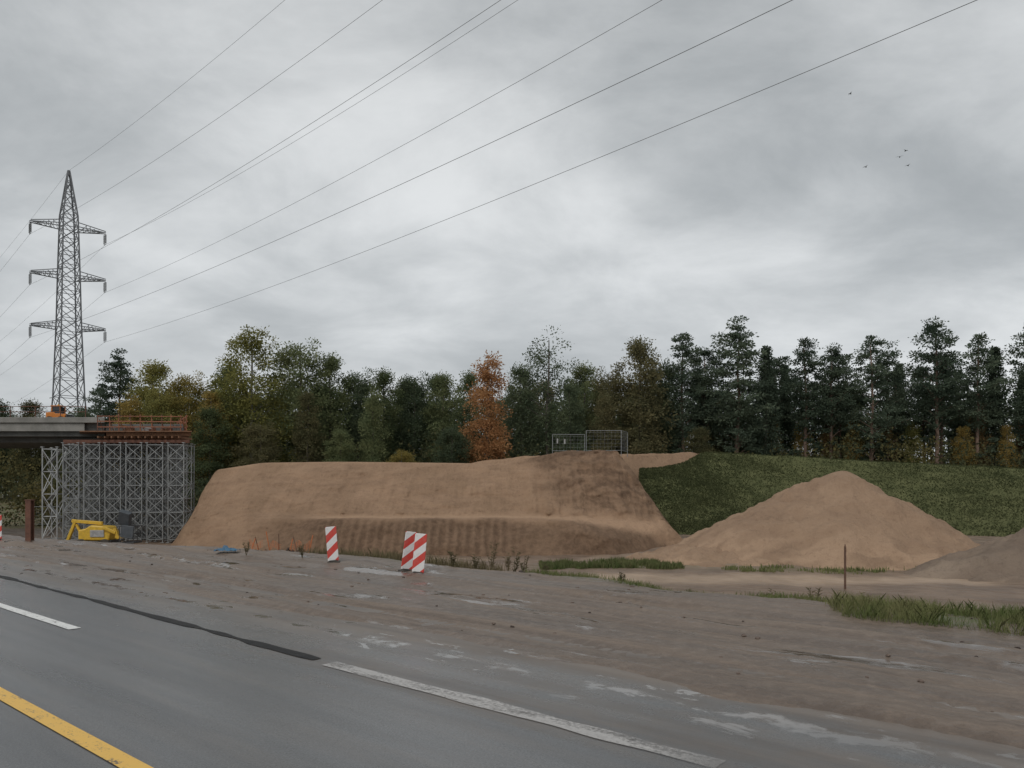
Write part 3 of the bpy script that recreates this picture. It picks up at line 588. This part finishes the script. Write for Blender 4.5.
for j in range(6):
    for i in range(6):
        if i==j==0: continue
        copytree(t0,(SX+i*1.62+.5*(j%2)-K*j*1.9,57.8+j*1.9,-2.5+.02*((i*3+j)%3)))
t1=tower(1.15,1.2,7.4,5,M_steelp,(-36.5,58.3,-2.5),'pale steel scaffold stair tower beside the bridge falsework',.05)
b=B()
for i in range(5): b.box((.58,.6,1.0+i*1.4),(1.4,.4,.05),ry=(.85 if i%2 else -.85))
b.o('stair_flight',M_steelp,t1)
for i in range(5): B().box((0,0,0),(9.8,.14,.24)).o('support_beam',M_rust,loc=(-30-K*i*2.1,58.4+i*2.1,5.36),label='rusty steel beam lying on top of scaffold towers',category='beam',group='beams on the scaffolding')
# ---------------------------------------------------------------- pylon
py=empty('electricity_pylon',(-65,110,0),'tall grey steel lattice electricity pylon with three crossarms','pylon')
py.rotation_euler.z=math.atan2(.722,.692)
def hw(z): return float(np.interp(z,[0,14.6,25.6,33.3,41.5,48.2],[2.7,1.65,1.3,1.15,.95,.09]))
b=B(); lv=[0,4.5,8.5,12,15,17.6,20,22.3,24.4,26.4,28.4,30.4,32.3,34.2,36.1,38,39.8,41.5,43.2,44.9,46.6,48.2]
cor=[(-1,-1),(1,-1),(1,1),(-1,1)]
for i in range(len(lv)-1):
    z0,z1=lv[i],lv[i+1]; a,c=hw(z0),hw(z1)
    for k in range(4):
        p=cor[k];q=cor[(k+1)%4]
        b.cyl((p[0]*a,p[1]*a,z0),(p[0]*c,p[1]*c,z1),.12,n=4)
        b.cyl((p[0]*a,p[1]*a,z0),(q[0]*c,q[1]*c,z1),.055,n=4); b.cyl((q[0]*a,q[1]*a,z0),(p[0]*c,p[1]*c,z1),.055,n=4)
        b.cyl((p[0]*a,p[1]*a,z0),(q[0]*a,q[1]*a,z0),.055,n=4)
b.o('lattice_mast',M_pyl,py)
AL=4.9; tips={}
for nm,za in(('l',24.9),('m',32.4),('u',39.6)):
    for sg in(-1,1):
        b=B(); w0=hw(za); top=hw(za+1.0); tip=Vector((sg*AL,0,za+.25+.35*sg))
        for yy in(-1,1):
            b.cyl((sg*w0,yy*w0,za),tip+Vector((0,yy*.35,0)),.08,n=4); b.cyl((sg*top,yy*top,za+1.0),tip+Vector((0,yy*.3,0.2)),.07,n=4)
            for f0,f1 in((.15,.3),(.3,.45),(.45,.6),(.6,.75),(.75,.9)):
                A=Vector((sg*w0,yy*w0,za)).lerp(tip,f0); C=Vector((sg*top,yy*top,za+1.0)).lerp(tip,f1); D=Vector((sg*w0,yy*w0,za)).lerp(tip,f1); b.cyl(A,C,.04,n=4); b.cyl(C,D,.04,n=4)
        for f in(.2,.4,.6,.8): 
            A=Vector((sg*w0,-w0,za)).lerp(tip,f);C=Vector((sg*w0,w0,za)).lerp(tip,f-.15); b.cyl(A,C,.04,n=4)
        b.o('crossarm',M_pyl,py)
        b=B()
        for yy in(-.35,.35):
            b.cyl(tip,tip+Vector((0,yy,-.3)),.03,n=5)
            for k in range(9): b.cyl(tip+Vector((0,yy*1.0,-.3-k*.15)),tip+Vector((0,yy,-.36-k*.15)),.13,.10,n=8)
            b.cyl(tip+Vector((0,yy,-.3)),tip+Vector((0,yy,-1.75)),.03,n=5)
        b.cyl(tip+Vector((0,-.4,-1.75)),tip+Vector((0,.4,-1.75)),.04,n=5)
        b.o('insulator',M_ins,py)
        c,s=.692,.722
        tips[(nm,sg)]=Vector((-65+c*sg*AL,110+s*sg*AL,tip.z-1.75))
def wire(A,Bp,sag,label):
    pts=[]
    Fv=A+Vector((-.722*300,.692*300,0))
    for i in range(24,0,-1):
        f=i/24; p=A.lerp(Fv,f); p.z-=4*9*f*(1-f); pts.append(p)
    for i in range(0,61):
        f=1.9*i/60; p=A+(Bp-A)*f; p.z-=sag*f*(1-f); pts.append(p)
    cu=bpy.data.curves.new('power_line','CURVE'); cu.dimensions='3D'; cu.bevel_depth=.0135; cu.bevel_resolution=1
    sp=cu.splines.new('POLY'); sp.points.add(len(pts)-1)
    for i,p in enumerate(pts): sp.points[i].co=(*p,1)
    o=bpy.data.objects.new('power_line',cu); COL.objects.link(o)
    me=bpy.data.meshes.new_from_object(o.evaluated_get(bpy.context.evaluated_depsgraph_get())); COL.objects.unlink(o); bpy.data.objects.remove(o)
    add('power_line',me,M_wire,label=label,category='power line',group='overhead wires of the pylon line')
lab='thin dark overhead wire hanging from the steel pylon'
wire(Vector((-65,110,48.2)),Vector((-20.8,68.8,46.5)),2.,'thin earth wire hanging from the tip of the pylon')
for k,p in {('u',-1):(-9.4,54.5,37.2),('m',-1):(-.68,42.7,29.5),('u',1):(.44,54.5,37.2),('m',1):(8.5,42.7,29.5),('l',-1):(11.4,30.5,21.6),('l',1):(18.9,30.5,21.6)}.items():
    wire(tips[k],Vector(p),4.,lab)
# ---------------------------------------------------------------- warning boards
def board(x,y,rz,lean,label,h=.8,dz=-.10):
    e=empty('warning_board',(x,y,gz1(x,y)+dz),label,'warning board','striped boards beside the dirt track',rz); e.rotation_euler=(0,lean,rz)
    B().box((0,0,.07),(.30,.24,.08)).box((0,0,.12),(.2,.14,.05)).o('foot',M_rub,e,bevel=.02)
    B().box((0,0,0),(.25,.025,h)).o('panel',M_board,e,(0,0,.13+h/2),bevel=.008)
    B().box((0,.03,.42),(.05,.03,.6)).o('post',M_dark,e)
board(-4.18,17.6,.15,-.08,'red and white striped warning board on a rubber foot')
board(-2.24,15.8,.5,.14,'red and white striped warning board leaning beside another one')
board(-1.95,15.45,-.1,.09,'tilted red and white striped warning board on a rubber foot')
board(-17.15,25.0,.3,.0,'red and white striped warning board at the roadside')
e=empty('steel_post',(-15.75,24.5,gz1(-15.75,24.5)),'short rust-brown steel beam standing upright in the dirt','post')
B().box((0,-.09,.55),(.17,.025,1.5)).box((0,.09,.55),(.17,.025,1.5)).box((0,0,.55),(.02,.155,1.5)).o('beam',M_rust,e)
B().box((0,0,1.315),(.21,.23,.03)).o('cap_plate',M_rust,e)
x,y=14.3,32.2; B().box((0,0,.85),(.065,.065,2.0),rz=.2).cyl((0,0,1.8),(0,0,1.95),.05,.015,4).o('wooden_stake',M_stake,loc=(x,y,gz1(x,y)),label='brown wooden stake standing beside the sand road',category='stake')
bl=empty('boom_lift',(-30.1,54.6,gz1(-30.1,54.6)-.15),'yellow folded boom lift with dark basket beside the scaffolding','boom lift')
B().box((0,0,.5),(2.4,1.1,.35)).o('chassis',M_dark,bl,bevel=.04)
for x in(-.85,.85):
    for y in(-.7,.7): B().cyl((x,y-.15,.38),(x,y+.15,.38),.38,n=20).cyl((x,y-.16,.38),(x,y+.16,.38),.15,n=10).o('wheel',M_rub,bl,bevel=.03)
B().cyl((0,0,.66),(0,0,.82),.5,n=20).o('turntable',M_dark,bl)
B().prism([(-1.1,.65),(1.1,.65),(1.25,1.2),(1.0,1.65),(-.2,1.75),(-.6,1.5),(-1.1,1.4)],-.7,.55).o('counterweight',M_ybody,bl,bevel=.09)
B().box((.3,-.73,1.15),(1.0,.06,.5)).o('access_hatch',M_grey,bl,bevel=.02)
B().box((-1.9,-.2,1.15),(.2,.22,1.7),ry=.38).box((-1.2,-.2,1.2),(.16,.18,1.3),ry=-.45).box((-.7,-.2,1.95),(2.2,.24,.24),ry=.08).box((1.2,-.75,1.4),(1.0,.2,.22),ry=.4).o('boom',M_ybody,bl,bevel=.03)
B().box((1.7,-.7,1.15),(.2,.2,.8),ry=-.35).box((2.0,-.7,.9),(.8,.16,.16)).o('jib',M_ybody,bl,bevel=.02)
b=B()
for z in(.55,1.15,1.7):
    for y in(-1.3,-.1): b.cyl((2.2,y,z),(3.2,y,z),.03,n=6)
    for x in(2.2,3.2): b.cyl((x,-1.3,z),(x,-.1,z),.03,n=6)
for x in(2.2,3.2):
    for y in(-1.3,-.7,-.1): b.cyl((x,y,.5),(x,y,1.72),.03,n=6)
b.box((2.7,-.7,.5),(1.05,1.25,.06)).o('basket',M_dark,bl)
B().box((2.75,-1.28,1.3),(.9,.12,.9),ry=.12).box((2.4,-.9,2.25),(.8,.4,1.1),rx=.4,ry=.3).o('control_panel',simple('grey_blue_panel',(.05,.06,.07),(.08,.09,.10),4.,.5),bl,bevel=.03)
gx=np.linspace(-.30,.30,40); A_,C_=np.meshgrid(gx,gx*.6); hh=.05+.10*np.exp(-(A_/.2)**2-(C_/.12)**2)*(1+1.2*fbm(A_*6,C_*6,91))+np.abs(fbm(A_*7,C_*7,95))*.09
x,y=-7.6,20.0
add('blue_tarpaulin',gridmesh('blue_tarpaulin',np.stack([A_,C_,hh],-1)),M_blue,loc=(x,y,gz1(x,y)-.02),label='small crumpled blue plastic sheet lying on the dirt',category='tarpaulin')
nf=empty('safety_netting',(-16.2,46.4,gz1(-16.2,46.4)+.15),'torn orange safety netting hanging on thin leaning stakes','safety netting'); r=random.Random(8)
for i in range(7): B().cyl((i*.6,r.uniform(-.2,.2),-.1),(i*.6+r.uniform(-.35,.35),0,.9+r.uniform(0,.8)),.03,n=6).o('stake',M_stake if i%2 else M_org,nf)
b=B()
for i in range(24):
    if i in(5,6,7,12,13,14,15,20): continue
    x0=i*.16; x1=x0+.16; zf=lambda x:.95-.35*math.sin(math.pi*((x/.75)%1))
    for k in range(4): b.cyl((x0,-.05,zf(x0)-k*.12),(x1,-.05,zf(x1)-k*.12),.012,n=4)
    b.cyl((x0,-.05,zf(x0)),(x0,-.05,zf(x0)-.4),.012,n=4)
b.o('net',M_org,nf)
r=random.Random(12)
for i in range(34):
    x=r.uniform(-18.2,-11.8); y=r.uniform(45.6,46.6); s=r.uniform(.2,.5); m=r.choice([M_wplas,M_stake,M_rust,M_clod,M_wplas,M_grey])
    b=B().box((0,0,s*.3),(s*1.8,s*.5,s*.3),rz=r.random()*3,rx=r.uniform(-.4,.4)).box((s*.4,.05,s*.6),(s*.9,s*.2,s*.12),rz=r.random()*3,ry=r.uniform(-.9,.9)).box((0,0,s*.12),(s*.8,s*.8,s*.25),rz=r.random()*3)
    b.o('construction_scrap',m,loc=(x,y,gz1(x,y)+.04),label='small piece of construction scrap lying on sand',category='scrap',group='scrap on the sand')
import bmesh
def rock(x,y,s,mat,label,seed,group='clods and stones on the dirt'):
    bm=bmesh.new(); bmesh.ops.create_icosphere(bm,subdivisions=3,radius=1)
    for v in bm.verts:
        k=1+float(fbm(v.co.x*1.7+seed,v.co.y*1.7+v.co.z*1.3,seed%40))*.55; v.co=Vector((v.co.x*s*k,v.co.y*s*.8*k,v.co.z*s*.55*k))
    me=bpy.data.meshes.new('earth_clod'); bm.to_mesh(me); bm.free()
    add('earth_clod',me,mat,loc=(x,y,gz1(x,y)+s*.2),label=label,category='clod',group=group)
rock(.2,15.3,.11,M_clod,'dark lump of earth at the edge of the dirt',1)
r=random.Random(21)
for i in range(80):
    s=r.uniform(-2,20); d=r.uniform(6.6,11.6); x,y=xy(s,d); rock(x,y,r.uniform(.01,.032),r.choice([M_clod2,M_clod2,M_clod2,M_clod]),'small clod of earth lying on the muddy ground',i+5)
def fence(x,y,z,w,h,rz,label,mat):
    e=empty('fence_panel',(x,y,z),label,'fence','temporary fence panels on the sand',rz)
    B().cyl((0,0,-.3),(0,0,h),.028,n=6).cyl((w,0,-.3),(w,0,h),.028,n=6).cyl((0,0,h),(w,0,h),.024,n=6).cyl((0,0,.15),(w,0,.15),.02,n=6).o('frame',mat,e)
    b=B()
    for i in range(1,int(w/.3)): b.cyl((i*.3,0,.15),(i*.3,0,h),.006,n=3)
    for i in range(1,int(h/.3)): b.cyl((0,0,.15+i*.3),(w,0,.15+i*.3),.006,n=3)
    b.o('wire_mesh',mat,e)
    return e
fence(3.35,62,4.65,2.7,1.5,.1,'grey wire fence panel standing on the sand hump',M_steel2)
fence(6.2,62.6,4.7,2.9,1.8,-.05,'grey wire fence panel standing on the sand hump',M_steel2)
fence(9.1,62.5,4.7,2.4,1.8,1.2,'grey wire fence panel set at an angle on sand',M_steel2)
for i,(x,z) in enumerate([(3.75,5.6),(4.35,5.55)]):
    B().box((0,0,0),(.12,.03,.4)).o('notice_plate',M_grey,loc=(x,61.9,z),label='small pale plate fixed to the wire fence',category='plate',group='plates on the fence')
fence(-44.5,80,-2.3,3,2.,.2,'grey wire fence panel standing beyond the bridge',M_steelp); fence(-51,80,-2.3,3,2.,-.1,'grey wire fence panel standing beyond the bridge',M_steelp)
fence(-47.8,80,-2.3,3,2.,.1,'grey wire fence panel standing beyond the bridge',M_steelp)
for i,(px_,py_,zz_,a) in enumerate([(42.4,90,40.2,.3),(46.5,90,41.4,1.),(47.8,91,42.6,2.),(48.0,91,40.8,.5),(41.,91,49.5,.1)]):
    b=B(); b.cyl((-.18,0,0),(.14,0,0),.03,.055,6).cyl((.14,0,0),(.22,0,.01),.045,.01,6)
    k=len(b.v); b.v+=[(.08,.03,.02),(-.06,.03,.02),(.02,.22,.11),(.09,.2,.11),(-.02,.45,.04)]; b.f+=[(k,k+1,k+2,k+3),(k+3,k+2,k+4)]
    k=len(b.v); b.v+=[(.08,-.03,.02),(-.06,-.03,.02),(.02,-.22,.11),(.09,-.2,.11),(-.02,-.45,.04)]; b.f+=[(k,k+3,k+2,k+1),(k+3,k+4,k+2)]
    o=b.o('bird',M_dark,loc=(px_,py_,zz_),label='small dark bird flying with spread wings',category='bird',group='birds in the sky'); o.rotation_euler.z=a
